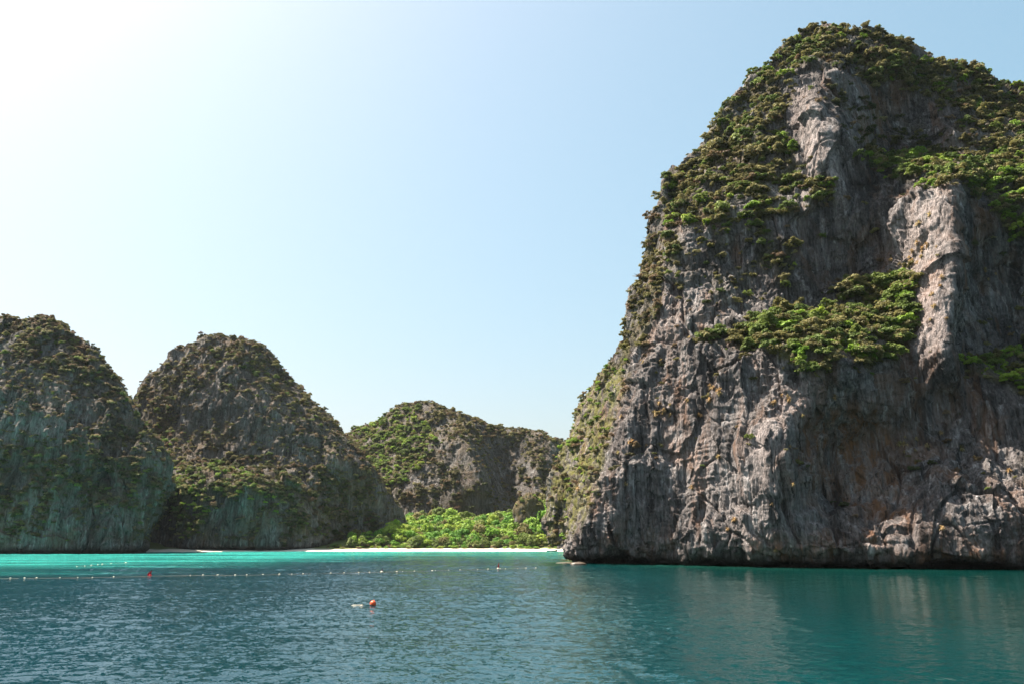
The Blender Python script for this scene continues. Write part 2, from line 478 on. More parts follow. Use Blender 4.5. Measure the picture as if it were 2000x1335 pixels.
Z_UP = [(1625,30),(1560,62),(1490,120),(1400,215),(1335,320),(1255,420),(1255,500),(1290,545),(1370,520),(1430,560),(1480,520),(1545,545),(1555,480),(1500,440),(1545,400),(1640,385),(1610,345),(1560,330),(1530,240),(1550,150),(1600,120),(1640,100)]
zones_big = [
 dict(name='upper left slope', poly=Z_UP, d=0.86, mix=(('olive', .58), ('green', .28), ('dry', .04), ('dark', .05), ('lime', .05)), size=(1.6, 3.7)),
 dict(name='summit dome', poly=[(1540,70),(1600,20),(1700,20),(1860,90),(2010,150),(2010,262),(1900,225),(1830,190),(1760,150),(1700,165),(1640,120),(1560,120)], d=0.86, mix=(('olive', .58), ('green', .28), ('dry', .04), ('dark', .05), ('lime', .05)), size=(1.7, 3.6)),
 dict(name='summit dome', poly=[(1765,150),(1840,190),(2010,250),(2010,310),(1930,310),(1850,235),(1770,215)], d=0.6, mix=(('olive', .68), ('dry', .1), ('dark', .08), ('green', .14)), size=(1.5, 3.2)),
 dict(name='shaded gully', poly=[(1600,125),(1650,140),(1660,200),(1750,225),(1840,240),(1900,300),(1980,310),(1800,300),(1700,290),(1650,230)], d=0.34, mix=(('dark', .8), ('olive', .2)), size=(1.4, 3.0)),
 dict(name='right hand ledge', poly=[(1685,300),(1760,298),(1900,305),(1960,290),(2010,258),(2010,480),(1965,440),(1930,395),(1870,362),(1800,366),(1740,360)], d=1.0, mix=(('olive', .34), ('green', .38), ('lime', .26), ('dark', .02)), size=(1.8, 3.8)),
 dict(name='middle ledge', poly=[(1355,660),(1390,632),(1450,640),(1500,610),(1530,565),(1590,605),(1640,560),(1730,535),(1795,530),(1790,650),(1760,690),(1700,715),(1660,690),(1620,730),(1560,720),(1500,685),(1420,672)], d=1.05, mix=(('olive', .40), ('green', .44), ('lime', .12), ('dark', .04)), size=(2.0, 4.2)),
 dict(name='lower right ledge', poly=[(1872,705),(1930,690),(2010,680),(2010,778),(1965,760),(1900,742)], d=1.0, mix=(('olive', .25), ('green', .40), ('lime', .35)), size=(1.5, 3.0), warp=.5),
 dict(name='left skyline edge', poly=[(1262,420),(1225,590),(1210,690),(1262,680),(1285,600),(1310,520),(1300,430)], d=0.75, mix=(('olive', .75), ('dry', .25)), size=(1.2, 2.8), warp=.4),
 dict(name='sunlit left flank', poly=[(1230,680),(1140,760),(1095,870),(1065,1000),(1078,1065),(1122,1050),(1165,930),(1222,760)], d=0.62, mix=(('olive', .42), ('lime', .26), ('green', .10), ('dry', .22)), size=(0.8, 2.0), warp=.3),
 dict(name='upper wall', poly=[(1330,430),(1500,440),(1480,600),(1330,560)], d=0.22, mix=(('olive', .6), ('green', .3), ('dark', .1)), size=(1.2, 2.6)),
]
def free_big(g, n, u, v):
    d = 0.75 * np.clip((n[..., 2] - 0.5) * 3.5, 0, 1) * (g[..., 2] > 18)
    vis = (u > 1000) & (u < 2000) & (v > 0) & (v < 1110)
    d = np.where(vis, d * 0.12 + 0.008, d)
    d = d * (g[..., 2] > 10)
    return d.astype(np.float32), None

nr = len(big_net); ncol = big_net.shape[1]
rc = [5, 8, 18] + [60, 72, 78, 80, 66, 64, 66, 72, 70, 70, 62, 44, 30, 4]
cc = [5, 10] + [50, 50, 54, 74, 74, 74, 78, 78, 66, 66, 30, 20] + [8, 6]
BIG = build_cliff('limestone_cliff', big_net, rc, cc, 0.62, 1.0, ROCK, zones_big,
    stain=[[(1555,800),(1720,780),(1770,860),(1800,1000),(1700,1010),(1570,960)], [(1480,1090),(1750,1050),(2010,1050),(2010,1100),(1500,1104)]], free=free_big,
    pale=[[(1745,420),(1800,370),(1856,372),(1855,690),(1800,700),(1790,600),(1735,560)], [(1548,140),(1610,190),(1640,300),(1640,395),(1585,340),(1540,230)], [(1460,840),(1560,760),(1610,760),(1540,850),(1530,960),(1470,950)]])  # sunlit pillar facet, ridge face and bulge, lightened in the rock colour
tag(BIG.ob, 'huge grey limestone cliff with bushy ledges rising from the water', kind='structure')

# ---- far hills
h1_rows = [
 [(-900,520,430),(-500,560,418),(-170,595,408),(0,623,402),(40,634,399),(98,633,398),(145,656,399),(186,693,402)],
 [(-900,640,402),(-500,670,394),(-170,690,386),(-10,700,380),(50,705,378),(118,708,379),(178,728,384),(228,742,396)],
 [(-900,800,380),(-500,810,374),(-170,815,368),(-10,815,364),(65,815,362),(145,815,366),(212,815,374),(276,812,392)],
 [(-900,920,370),(-500,920,366),(-170,920,362),(-10,920,358),(75,920,357),(160,920,360),(246,916,368),(332,900,391)],
 [(-900,1010,366),(-500,1010,362),(-170,1010,357),(-10,1010,354),(80,1010,354),(168,1010,357),(236,1010,361),(312,995,386)],
 [(-900,1066,364),(-500,1066,360),(-170,1067,355),(-10,1067,352),(80,1067,352),(170,1067,356),(215,1066,358),(282,1066,376)],
 [(-900,Z(0.1),367),(-500,Z(0.1),363),(-170,Z(0.1),358),(-10,Z(0.1),355),(80,Z(0.1),355),(170,Z(0.1),359),(214,Z(0.1),361),(279,Z(0.1),378)],
 [(-900,Z(-5),370),(-500,Z(-5),366),(-170,Z(-5),361),(-10,Z(-5),358),(80,Z(-5),358),(170,Z(-5),362),(214,Z(-5),364),(279,Z(-5),381)],
]
h2_rows = [
 [(352,682,512),(378,668,509),(404,659,507),(432,655,505),(468,661,505),(503,679,507),(530,700,512)],
 [(285,746,502),(330,738,492),(375,732,486),(425,730,482),(482,735,482),(538,745,488),(573,748,505)],
 [(240,830,492),(300,845,480),(352,845,472),(415,842,468),(492,838,466),(582,835,470),(660,826,494)],
 [(250,900,470),(300,905,460),(350,905,456),(425,905,455),(512,910,456),(622,905,461),(718,905,486)],
 [(262,960,446),(310,952,432),(352,945,427),(430,938,424),(522,948,428),(645,955,460),(748,955,488)],
 [(264,1010,438),(310,1010,428),(355,1010,423),(435,1010,419),(545,1010,425),(676,1010,466),(787,1015,494)],
 [(266,1062,434),(310,1062,424),(355,1062,420),(440,1062,417),(556,1062,424),(690,1056,466),(800,1042,496)],
 [(266,Z(0.1),436),(310,Z(0.1),427),(355,Z(0.1),423),(440,Z(0.1),421),(556,Z(0.1),428),(690,Z(0.1),470),(805,Z(0.1),500)],
 [(266,Z(-5),438),(310,Z(-5),430),(355,Z(-5),426),(440,Z(-5),424),(556,Z(-5),430),(690,Z(-5),472),(805,Z(-5),502)],
]
h3_rows = [
 [(640,868,650),(700,838,645),(735,828,640),(765,806,635),(795,794,632),(832,790,628),(882,803,625),(925,818,627),(970,832,630),(1020,842,630),(1055,842,630),(1083,858,636)],
 [(640,925,612),(700,900,606),(740,890,602),(775,880,598),(812,870,595),(856,862,592),(915,862,576),(950,880,598),(985,890,612),(1020,890,610),(1050,885,606),(1093,886,620)],
 [(650,980,585),(705,955,580),(745,942,576),(780,932,573),(820,930,570),(868,930,567),(940,935,556),(962,938,584),(995,940,602),(1030,940,592),(1060,940,590),(1112,940,610)],
 [(655,1025,566),(710,1010,562),(750,1000,560),(785,998,557),(825,996,554),(875,1000,552),(948,1000,550),(968,1000,566),(1000,995,584),(1032,990,580),(1065,988,578),(1128,988,600)],
 [(655,Z(2),560),(710,Z(2),557),(750,Z(2),555),(785,Z(2),552),(825,Z(2),550),(875,Z(2),548),(948,Z(2),546),(968,Z(2),560),(1000,Z(2),580),(1032,Z(2),576),(1065,Z(2),574),(1135,Z(2),596)],
 [(655,Z(-5),562),(710,Z(-5),559),(750,Z(-5),557),(785,Z(-5),554),(825,Z(-5),552),(875,Z(-5),550),(948,Z(-5),548),(968,Z(-5),562),(1000,Z(-5),582),(1032,Z(-5),578),(1065,Z(-5),576),(1135,Z(-5),598)],
]
BROWN = (('dry', .24), ('dark', .44), ('olive', .25), ('green', .07))
GRN = (('olive', .30), ('green', .40), ('lime', .20), ('dark', .10))
zones_h1 = [
 dict(name='far left hill', poly=[(-10,610),(110,620),(240,740),(250,790),(180,760),(100,720),(-10,690)], d=.75, mix=(('olive', .4), ('dry', .32), ('dark', .2), ('green', .08)), size=(1.6, 3.4)),
 dict(name='far left hill', poly=[(-10,820),(60,850),(190,860),(250,900),(330,940),(330,1050),(200,1030),(120,1010),(60,1050),(-10,1060)], d=.55, mix=BROWN, size=(1.4, 3.0)),
]
zones_h2 = [
 dict(name='domed middle hill', poly=[(262,770),(430,650),(530,690),(660,820),(600,810),(500,760),(420,745),(340,770),(350,860),(280,850)], d=.7, mix=(('olive', .5), ('dry', .2), ('dark', .2), ('green', .1)), size=(1.5, 3.2)),
 dict(name='saddle between the left hills', poly=[(255,780),(300,800),(345,850),(380,900),(400,950),(330,1000),(300,900)], d=.85, mix=(('olive', .42), ('dry', .36), ('lime', .08), ('green', .14)), size=(1.4, 3.2)),
 dict(name='spur below the middle hill', poly=[(330,925),(400,900),(500,915),(545,955),(540,1000),(500,975),(420,960),(400,1040),(340,1050)], d=.9, mix=GRN, size=(1.6, 3.6)),
 dict(name='spur below the middle hill', poly=[(400,870),(560,900),(700,940),(760,1000),(760,1050),(640,1050),(560,1050),(540,980),(480,930)], d=.7, mix=(('dark', .5), ('olive', .25), ('dry', .2), ('green', .05)), size=(1.6, 3.4)),
 dict(name='domed middle hill', poly=[(640,815),(700,850),(790,1030),(740,1000),(690,900)], d=.6, mix=(('olive', .5), ('dry', .5)), size=(1.4, 2.8)),
]
zones_h3 = [
 dict(name='rear hill', poly=[(690,840),(790,795),(860,850),(830,900),(820,960),(770,990),(740,960),(700,880)], d=1.0, mix=(('olive', .2), ('green', .5), ('lime', .27), ('dark', .03)), size=(2.0, 4.4)),
 dict(name='rear hill', poly=[(780,785),(890,795),(1090,850),(1080,880),(960,860),(920,850),(850,830)], d=.7, mix=(('olive', .55), ('dry', .2), ('dark', .25)), size=(1.8, 3.8)),
 dict(name='rear hill', poly=[(990,900),(1090,880),(1110,1000),(1020,1000),(1000,950)], d=.55, mix=(('dark', .55), ('olive', .35), ('dry', .1)), size=(2.0, 4.2)),
 dict(name='rear hill', poly=[(760,960),(840,900),(960,940),(950,1000),(780,1010)], d=.6, mix=(('dark', .5), ('dry', .2), ('olive', .3)), size=(1.8, 3.6)),
]
def free_hill(g, n, u, v):
    nn = fbm(g * np.array((0.035, 0.035, 0.05), np.float32) + 5, 3)
    d = 0.75 * np.clip((n[..., 2] - 0.42) * 3, 0, 1) + 0.34 * np.clip(nn * 4 - 0.1, 0, 1)
    return (np.clip(d, 0.02, 0.9) * (g[..., 2] > 5)).astype(np.float32), None
H1 = build_cliff('hill', net_from(h1_rows, 110, right=((-24, 45, -8), (-78, 130, -30))),
    [4, 6, 12, 70, 66, 60, 54, 40, 20, 3], [8, 14, 24, 40, 60, 60, 60, 10, 4], 0.75, 0.75, ROCK_FAR, zones_h1, free=free_hill)
tag(H1.ob, 'steep grey and brown rock hill at the far left edge', kind='structure')
H2 = build_cliff('hill', net_from(h2_rows, 110, left=((12, 45, 0), (-5, 130, 0)), right=((-13, 40, -2), (-42, 130, -6))),
    [4, 6, 12, 56, 60, 54, 44, 44, 40, 20, 3], [4, 8, 40, 40, 54, 54, 66, 60, 10, 4], 0.75, 0.7, ROCK_FAR, zones_h2, free=free_hill)
tag(H2.ob, 'dome shaped limestone hill with bare grey face above the bay', kind='structure')
H3 = build_cliff('hill', net_from(h3_rows, 110, left=((-10, 30, 0), (-30, 120, 0)), right=((30, 50, 0), (60, 130, 0))),
    [4, 6, 12, 66, 60, 50, 12, 3], [4, 8, 30, 30, 30, 30, 34, 36, 28, 28, 24, 22, 22, 8, 4], 0.6, 0.62, ROCK_FAR, zones_h3, free=free_hill)
tag(H3.ob, 'wooded rock hill standing behind the beach forest', kind='structure')

# ------------------------------------------------------------------ shore: beach and forest floor
shore = np.array([(-60, 372), (-40, 378), (-22, 404), (-10, 424), (-2, 436), (20, 436), (60, 430), (110, 420), (160, 415)], float)
# x along the bay at the waterline
SX = np.array([-330, -205, -180, -155, -125, -100, -78, -40, -15, 0, 15, 40, 90], float)
SY = np.array([370, 374, 396, 408, 416, 420, 428, 436, 432, 428, 423, 416, 410], float)
def shore_y(x): return np.interp(x, SX, SY)
def ground_z(x, y):
    d = y - shore_y(x)
    z = np.where(d < 0, d * 0.10, np.interp(d, [0, 3, 14, 22, 50, 80, 120, 200], [0, 0.3, 0.95, 1.7, 8.0, 13.5, 19.0, 22.0]))
    right = np.clip((x - 5) / 35, 0, 1) * np.clip((d - 25) / 70, 0, 1)
    z = z + 12.0 * right
    return z
gx = np.linspace(-340, 110, 260); gy = np.concatenate([np.linspace(350, 470, 130), np.linspace(474, 640, 40)])
GX, GY = np.meshgrid(gx, gy)
GZ = ground_z(GX, GY)
pp = np.stack([GX, GY, GZ * 0], -1)
GZ = GZ + (0.10 * fbm(pp * 0.2, 3) + 0.9 * np.clip((GY - shore_y(GX) - 20) / 20, 0, 1) * fbm(pp * 0.06, 3))
m = NT('coral_sand')
p = m.pos()
sandc = m.mix(m.noise(p, 0.35, 5, 0.6), (0.55, 0.48, 0.39), (0.66, 0.59, 0.49))
dz = m.attr('inland')
soil = m.mix(m.noise(p, 0.3, 5, 0.6), (0.06, 0.10, 0.02), (0.16, 0.15, 0.06))
m.l(m.mix(dz, sandc, soil), m.b.inputs['Base Color'])
m.l(m.bump(m.noise(p, 2.0, 4), 0.4, 0.1), m.b.inputs['Normal'])
me = mesh_np('beach', np.stack([GX, GY, GZ], -1), grid_quads(len(gy), len(gx))[:, ::-1], mat=m.m)
edge = 15 + 5 * noise(pp * 0.05 + 9) + 3 * noise(pp * 0.2)
attr(me, 'inland', np.clip((GY - shore_y(GX) - edge) / 2.5, 0, 1))
tag(link('beach', me), kind='structure')

# ------------------------------------------------------------------ water
wx = np.concatenate([-np.geomspace(2600, 262, 12), np.linspace(-260, -62, 180), np.linspace(-61, 110, 640), np.linspace(111, 180, 40), np.geomspace(182, 2600, 12)])
wy = np.concatenate([-np.geomspace(600, 4, 12), np.linspace(0, 30, 16), 34 + (210 - 34) * (np.linspace(0, 1, 430) ** 1.5), np.linspace(210.8, 440, 270), np.geomspace(445, 2600, 14)])
WX, WY = np.meshgrid(wx, wy)
wp = np.stack([WX, WY, WX * 0], -1)
dsh = shore_y(WX) - WY
wob = 34 * fbm(wp * np.array((0.011, 0.03, 1), np.float32), 3) + 12 * noise(wp * np.array((0.03, 0.12, 1), np.float32) + 7)
left = np.clip((-20 - WX - 0.10 * (WY - 200)) / 60, 0, 1)
reach = 200 + 85 * left
shal = np.clip((reach + wob * 1.5 - dsh) / (200 - 70 * left) + 0.4 * fbm(wp * np.array((0.05, 0.25, 1), np.float32), 3), 0, 1)
shal *= np.clip((60 - WX) / 50, 0, 1)
bands = np.clip(0.66 + 1.5 * fbm(wp * np.array((0.012, 0.060, 1), np.float32) + 3, 3), 0.1, 1.0)
shal2 = shal ** 1.3 * (0.3 + 0.7 * bands)
shal2 = np.maximum(shal2, 0.95 * np.clip(1 - dsh / 22, 0, 1))
# shelf in front of the big cliff
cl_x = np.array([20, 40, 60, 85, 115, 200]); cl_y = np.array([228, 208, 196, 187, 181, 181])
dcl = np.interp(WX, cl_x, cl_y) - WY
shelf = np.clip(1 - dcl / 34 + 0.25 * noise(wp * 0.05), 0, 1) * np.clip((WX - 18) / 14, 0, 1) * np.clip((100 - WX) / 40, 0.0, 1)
m = NT('sea_water')
p = m.pos()
sx_ = m.n('ShaderNodeSeparateXYZ'); m.l(p, sx_.inputs[0])
gr = m.n('ShaderNodeMapRange'); gr.inputs[1].default_value = -25; gr.inputs[2].default_value = 45; m.l(sx_.outputs[0], gr.inputs[0])
deep = m.mix(gr.outputs[0], (0.0008, 0.024, 0.035), (0.0007, 0.029, 0.0255))
deep = m.mix(1.0, deep, m.ramp(m.noise(p, 0.02, 3), [(0.3, 0.8), (0.7, 1.2)]), 'MULTIPLY')
col = m.mix(m.attr('shallow'), deep, (0.048, 0.43, 0.37))
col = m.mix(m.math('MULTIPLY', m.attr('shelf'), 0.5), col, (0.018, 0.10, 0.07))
m.l(col, m.b.inputs['Base Color'])
m.b.inputs['Roughness'].default_value = 0.09
m.b.inputs['IOR'].default_value = 1.333
m.b.inputs['Specular IOR Level'].default_value = 0.5
calm = m.attr('calm')
def slope(scale, sx, sy, det):
    x = m.n('ShaderNodeTexNoise'); x.inputs['Scale'].default_value = 1.0; x.inputs['Detail'].default_value = det
    x.inputs['Roughness'].default_value = 0.55; x.inputs['Distortion'].default_value = 0.25
    m.l(m.scaled(p, scale * 0.75, scale, scale), x.inputs['Vector'])
    v = m.n('ShaderNodeVectorMath', operation='SUBTRACT'); m.l(x.outputs['Color'], v.inputs[0]); v.inputs[1].default_value = (.5, .5, .5)
    w = m.n('ShaderNodeVectorMath', operation='MULTIPLY'); m.l(v.outputs[0], w.inputs[0]); w.inputs[1].default_value = (sx, sy, 0)
    return w.outputs[0]
def vadd(a, b):
    v = m.n('ShaderNodeVectorMath', operation='ADD'); m.l(a, v.inputs[0])
    if isinstance(b, tuple): v.inputs[1].default_value = b
    else: m.l(b, v.inputs[1])
    return v.outputs[0]
sl = vadd(vadd(slope(0.9, 0.12, 0.18, 2), slope(2.8, 0.42, 0.66, 2)), slope(7.5, 0.40, 0.6, 1))
gust = m.ramp(m.noise(m.scaled(p, 0.022, 0.05, 1), 1.0, 4, 0.6), [(0.3, 0.6), (0.65, 1.15)])
v = m.n('ShaderNodeVectorMath', operation='SCALE'); m.l(sl, v.inputs[0]); m.l(m.math('MULTIPLY', gust, calm), v.inputs[3])
nv = m.n('ShaderNodeVectorMath', operation='NORMALIZE'); m.l(vadd(v.outputs[0], m.n('ShaderNodeNewGeometry').outputs['Normal']), nv.inputs[0])
m.l(nv.outputs[0], m.b.inputs['Normal'])
cal = 1.0 - 0.68 * np.clip((WX - 0.17 * WY - 2) / 14 + 0.35 * noise(wp * 0.06), 0, 1)
gus = np.clip(0.9 + 0.9 * fbm(wp * np.array((0.02, 0.05, 1), np.float32) + 5, 3), 0.45, 1.3)
near = np.clip((436 - WY) / 30, 0, 1) * np.clip((WY - 24) / 8, 0, 1) * np.clip((200 - np.abs(WX + 40)) / 20, 0, 1)
an = np.array((0.75, 1.0, 1), np.float32)
tw = wp + np.stack([0 * WX, 1.5 * noise(wp * 0.07), 0 * WX], -1)
nf = np.clip((150 - WY) / 60, 0, 1); ff = 1.6 - 0.7 * nf
wz = 0.08 * noise(tw * 0.20 * an) + 0.09 * (ff - 0.7) * noise(tw * 0.34 * an + 29) + 0.075 * ff * noise(tw * 0.52 * an + 9) + nf * (0.07 * noise(tw * 1.25 * an + 4) + 0.055 * noise(tw * 2.3 * an + 14))
wp[..., 2] = wz * near * gus * cal
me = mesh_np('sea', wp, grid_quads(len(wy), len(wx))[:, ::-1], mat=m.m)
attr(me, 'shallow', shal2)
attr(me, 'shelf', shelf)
attr(me, 'calm', cal)
tag(link('sea', me), kind='structure')

# ------------------------------------------------------------------ plants: prototype crowns
def rdir(r, n):
    d = r.normal(size=(n, 3)); return d / np.linalg.norm(d, axis=1)[:, None]

def crown_mesh(name, seed, lobes, per, flat, leaf, mat, low=-0.15, spread=0.62, lobe_r=(0.30, 0.46)):
    """unit crown: many leaf-clump faces over uneven lobes"""
    r = np.random.default_rng(seed)
    V, Fq = [], []
    cs = []
    for k in range(lobes):
        d = rdir(r, 1)[0]
        d[2] = abs(d[2]) * 1.1 + low
        c = d * spread * r.uniform(0.55, 1.1)
        c[2] *= flat
        cs.append((c, r.uniform(*lobe_r)))
    cs.append((np.array((0, 0, 0.05)), 0.42))
    for c, lr in cs:
        d = rdir(r, per)
        d[:, 2] = np.where(d[:, 2] < -0.35, -d[:, 2], d[:, 2])
        pos = c + d * lr * r.uniform(0.72, 1.06, (per, 1)) * np.array((1, 1, 0.85))
        nrm = d + 0.5 * r.normal(size=(per, 3)); nrm[:, 2] += 0.4
        nrm /= np.linalg.norm(nrm, axis=1)[:, None]
        t = np.cross(nrm, rdir(r, per)); t /= np.linalg.norm(t, axis=1)[:, None] + 1e-6
        b = np.cross(nrm, t)
        s = leaf * r.uniform(0.55, 1.35, (per, 1))
        a = r.uniform(0.6, 1.0, (per, 1))
        q = np.stack([pos - t * s, pos - b * s * a + nrm * s * 0.25, pos + t * s * r.uniform(.7, 1.2, (per, 1)), pos + b * s * a - nrm * s * .2], 1)
        base = sum(len(x) for x in V)
        V.append(q.reshape(-1, 3)); Fq.append(np.arange(per * 4).reshape(-1, 4) + base)
    return mesh_np(name, np.concatenate(V), np.concatenate(Fq), mat=mat, smooth=False)

def tube(points, radii, seg=6):
    V, Q = [], []
    pts = np.array(points, float)
    for i, p_ in enumerate(pts):
        d = pts[min(i + 1, len(pts) - 1)] - pts[max(i - 1, 0)]; d /= np.linalg.norm(d) + 1e-9
        a = np.cross(d, (0.3, 0.9, 0.1)); a /= np.linalg.norm(a) + 1e-9; b = np.cross(d, a)
        for k in range(seg):
            t = 2 * math.pi * k / seg
            V.append(p_ + radii[i] * (a * math.cos(t) + b * math.sin(t)))
    for i in range(len(pts) - 1):
        for k in range(seg):
            Q.append((i * seg + k, i * seg + (k + 1) % seg, (i + 1) * seg + (k + 1) % seg, (i + 1) * seg + k))
    return V, Q

def join(parts):
    V, Q = [], []
    for v, q in parts:
        o = len(V); V += list(v); Q += [tuple(i + o for i in f) for f in q]
    return V, Q

MATS = dict(olive=L_OLIVE, green=L_GREEN, lime=L_LIME, dry=L_DRY, dark=L_DARK, tropic=L_TROPIC)
NSH = 6
PROTO = {}
for kname, mt in MATS.items():
    PROTO[kname] = []
    for s in range(NSH):
        lob = [8, 11, 14, 7, 10, 16][s]; fl = [0.8, 0.65, 1.0, 1.15, 0.55, 0.8][s]
        me = crown_mesh('shrub_' + kname, 100 + s, lob, 60, fl, 0.095, mt, lobe_r=[(.28, .44), (.2, .36), (.18, .32), (.3, .46), (.22, .4), (.15, .28)][s], spread=[.62, .72, .78, .55, .7, .85][s])
        PROTO[kname].append(me)

# ------------------------------------------------------------------ scatter on a cliff
def scatter(c, per_m2, r):
    """returns arrays pos, normal, kind, size, zone"""
    w = (c.dens * c.area).ravel()
    N = r.poisson(w.sum() * per_m2)
    idx = r.choice(w.size, size=N, p=w / w.sum())
    pos = c.g.reshape(-1, 3)[idx] + r.normal(size=(N, 3)) * 0.25
    nrm = c.n.reshape(-1, 3)[idx]
    zi = c.zi.ravel()[idx]
    names = list(MATS)
    kinds = np.zeros(N, np.int32); size = np.zeros(N)
    clump = noise(pos * 0.07 + 91)
    for z in np.unique(zi):
        mm = zi == z
        mix = c.zones[z]['mix'] if z >= 0 else (('olive', .4), ('dark', .3), ('dry', .25), ('green', .05))
        lo, hi = c.zones[z]['size'] if z >= 0 else (1.0, 2.4)
        pr = np.array([dict(mix).get(nm, 0) for nm in names]); pr = pr / pr.sum()
        kinds[mm] = r.choice(len(names), size=mm.sum(), p=pr)
        size[mm] = lo * 0.5 + (hi * 0.95 - lo * 0.5) * r.beta(1.1, 2.5, size=mm.sum())
    u, v = project(pos)
    return dict(pos=pos, nrm=nrm, zi=zi, kind=kinds, size=size, u=u, v=v, fac=c.facing.ravel()[idx])

def instancer(name, pos, scale, rot, idx, sources, label, cat):
    """one object whose geometry nodes set the sources on its points"""
    me = bpy.data.meshes.new(name)
    me.vertices.add(len(pos)); me.vertices.foreach_set('co', np.asarray(pos, np.float32).ravel())
    a = me.attributes.new('psize', 'FLOAT_VECTOR', 'POINT'); a.data.foreach_set('vector', np.asarray(scale, np.float32).ravel())
    a = me.attributes.new('prot', 'FLOAT_VECTOR', 'POINT'); a.data.foreach_set('vector', np.asarray(rot, np.float32).ravel())
    a = me.attributes.new('pidx', 'INT', 'POINT'); a.data.foreach_set('value', np.asarray(idx, np.int32).ravel())
    o = link(name, me)
    ng = bpy.data.node_groups.new(name, 'GeometryNodeTree')
    ng.interface.new_socket('Geometry', in_out='INPUT', socket_type='NodeSocketGeometry')
    ng.interface.new_socket('Geometry', in_out='OUTPUT', socket_type='NodeSocketGeometry')
    gi = ng.nodes.new('NodeGroupInput'); go = ng.nodes.new('NodeGroupOutput')
    iop = ng.nodes.new('GeometryNodeInstanceOnPoints')
    g2i = ng.nodes.new('GeometryNodeGeometryToInstance')
    for s in sources[::-1]:
        oi = ng.nodes.new('GeometryNodeObjectInfo'); oi.transform_space = 'ORIGINAL'
        oi.inputs['Object'].default_value = s
        oi.inputs['As Instance'].default_value = False
        ng.links.new(oi.outputs['Geometry'], g2i.inputs[0])
    def na(nm, ty):
        n_ = ng.nodes.new('GeometryNodeInputNamedAttribute'); n_.data_type = ty
        n_.inputs['Name'].default_value = nm; return n_.outputs[0]
    e2r = ng.nodes.new('FunctionNodeEulerToRotation')
    ng.links.new(na('prot', 'FLOAT_VECTOR'), e2r.inputs[0])
    ng.links.new(gi.outputs[0], iop.inputs['Points'])
    ng.links.new(g2i.outputs[0], iop.inputs['Instance'])
    iop.inputs['Pick Instance'].default_value = True
    ng.links.new(na('pidx', 'INT'), iop.inputs['Instance Index'])
    ng.links.new(e2r.outputs[0], iop.inputs['Rotation'])
    ng.links.new(na('psize', 'FLOAT_VECTOR'), iop.inputs['Scale'])
    ng.links.new(iop.outputs[0], go.inputs[0])
    md = o.modifiers.new('scatter', 'NODES'); md.node_group = ng
    tag(o, label, cat, kind='stuff')
    return o

r = np.random.default_rng(21)
S = scatter(BIG, 0.40, r)
KN = list(MATS)
N = len(S['pos'])
dist = np.linalg.norm(S['pos'], axis=1)
inframe = (S['u'] > 5) & (S['u'] < 1995) & (S['v'] > 5) & (S['v'] < 1100) & S['fac']
app = S['size'] / dist * inframe
order = np.argsort(-app)
N_IND = 290
ind = set(order[:N_IND].tolist())
ADJ = dict(olive='olive green', green='mid green', lime='lime green', dry='dry brown', dark='dark green')
ZN = {'upper left slope': 'the upper left slope', 'summit dome': 'the summit dome', 'shaded gully': 'the shaded gully',
      'right hand ledge': 'the wide right ledge', 'middle ledge': 'the middle ledge', 'lower right ledge': 'the low right ledge',
      'left skyline edge': 'the left skyline edge', 'sunlit left flank': 'the sunlit left flank', 'upper wall': 'the upper left wall', None: 'the bare wall'}
HW = ['at the left end', 'left of centre', 'in the centre', 'right of centre', 'at the right end']
VW = ['along the top', 'midway up', 'along the bottom']
def spread_words(vals, words):
    """which part of its zone each plant stands in"""
    lo, hi = np.percentile(vals, 2), np.percentile(vals, 98) + 1e-6
    return lambda x: words[int(np.clip((x - lo) / (hi - lo) * len(words), 0, len(words) - 1))]
WHERE = {}
for z_ in set(zones_big[q_]['name'] if q_ >= 0 else None for q_ in S['zi']):
    mm = np.array([(zones_big[q_]['name'] if q_ >= 0 else None) == z_ for q_ in S['zi']]) & inframe
    if mm.sum() > 1: WHERE[z_] = (spread_words(S['u'][mm], HW), spread_words(S['v'][mm], VW))
def size_word(s): return 'large' if s > 2.7 else ('small' if s < 2.2 else 'medium')
SRC = {}
def put_shrub(i):
    k = KN[S['kind'][i]]
    me = PROTO[k][i % NSH]
    o = link('cliff_shrub', me)
    s = S['size'][i]
    o.location = S['pos'][i] + S['nrm'][i] * s * 0.2 + np.array((0, 0, 0.14 * s))
    o.rotation_euler = (r.normal() * 0.15, r.normal() * 0.15, r.uniform(0, 6.28))
    o.scale = (s, s, s * r.uniform(0.75, 1.05))
    zn = S['zi'][i]; zn = zones_big[zn]['name'] if zn >= 0 else None
    tag(o, f"{size_word(s)} {ADJ[k]} shrub {WHERE[zn][0](S['u'][i])} {WHERE[zn][1](S['v'][i])} of {ZN[zn]}", 'shrub', f"{ADJ[k]} shrubs of {ZN[zn]}")
    SRC.setdefault((k, i % NSH), o)
    return o
for i in order[:N_IND]: put_shrub(int(i))
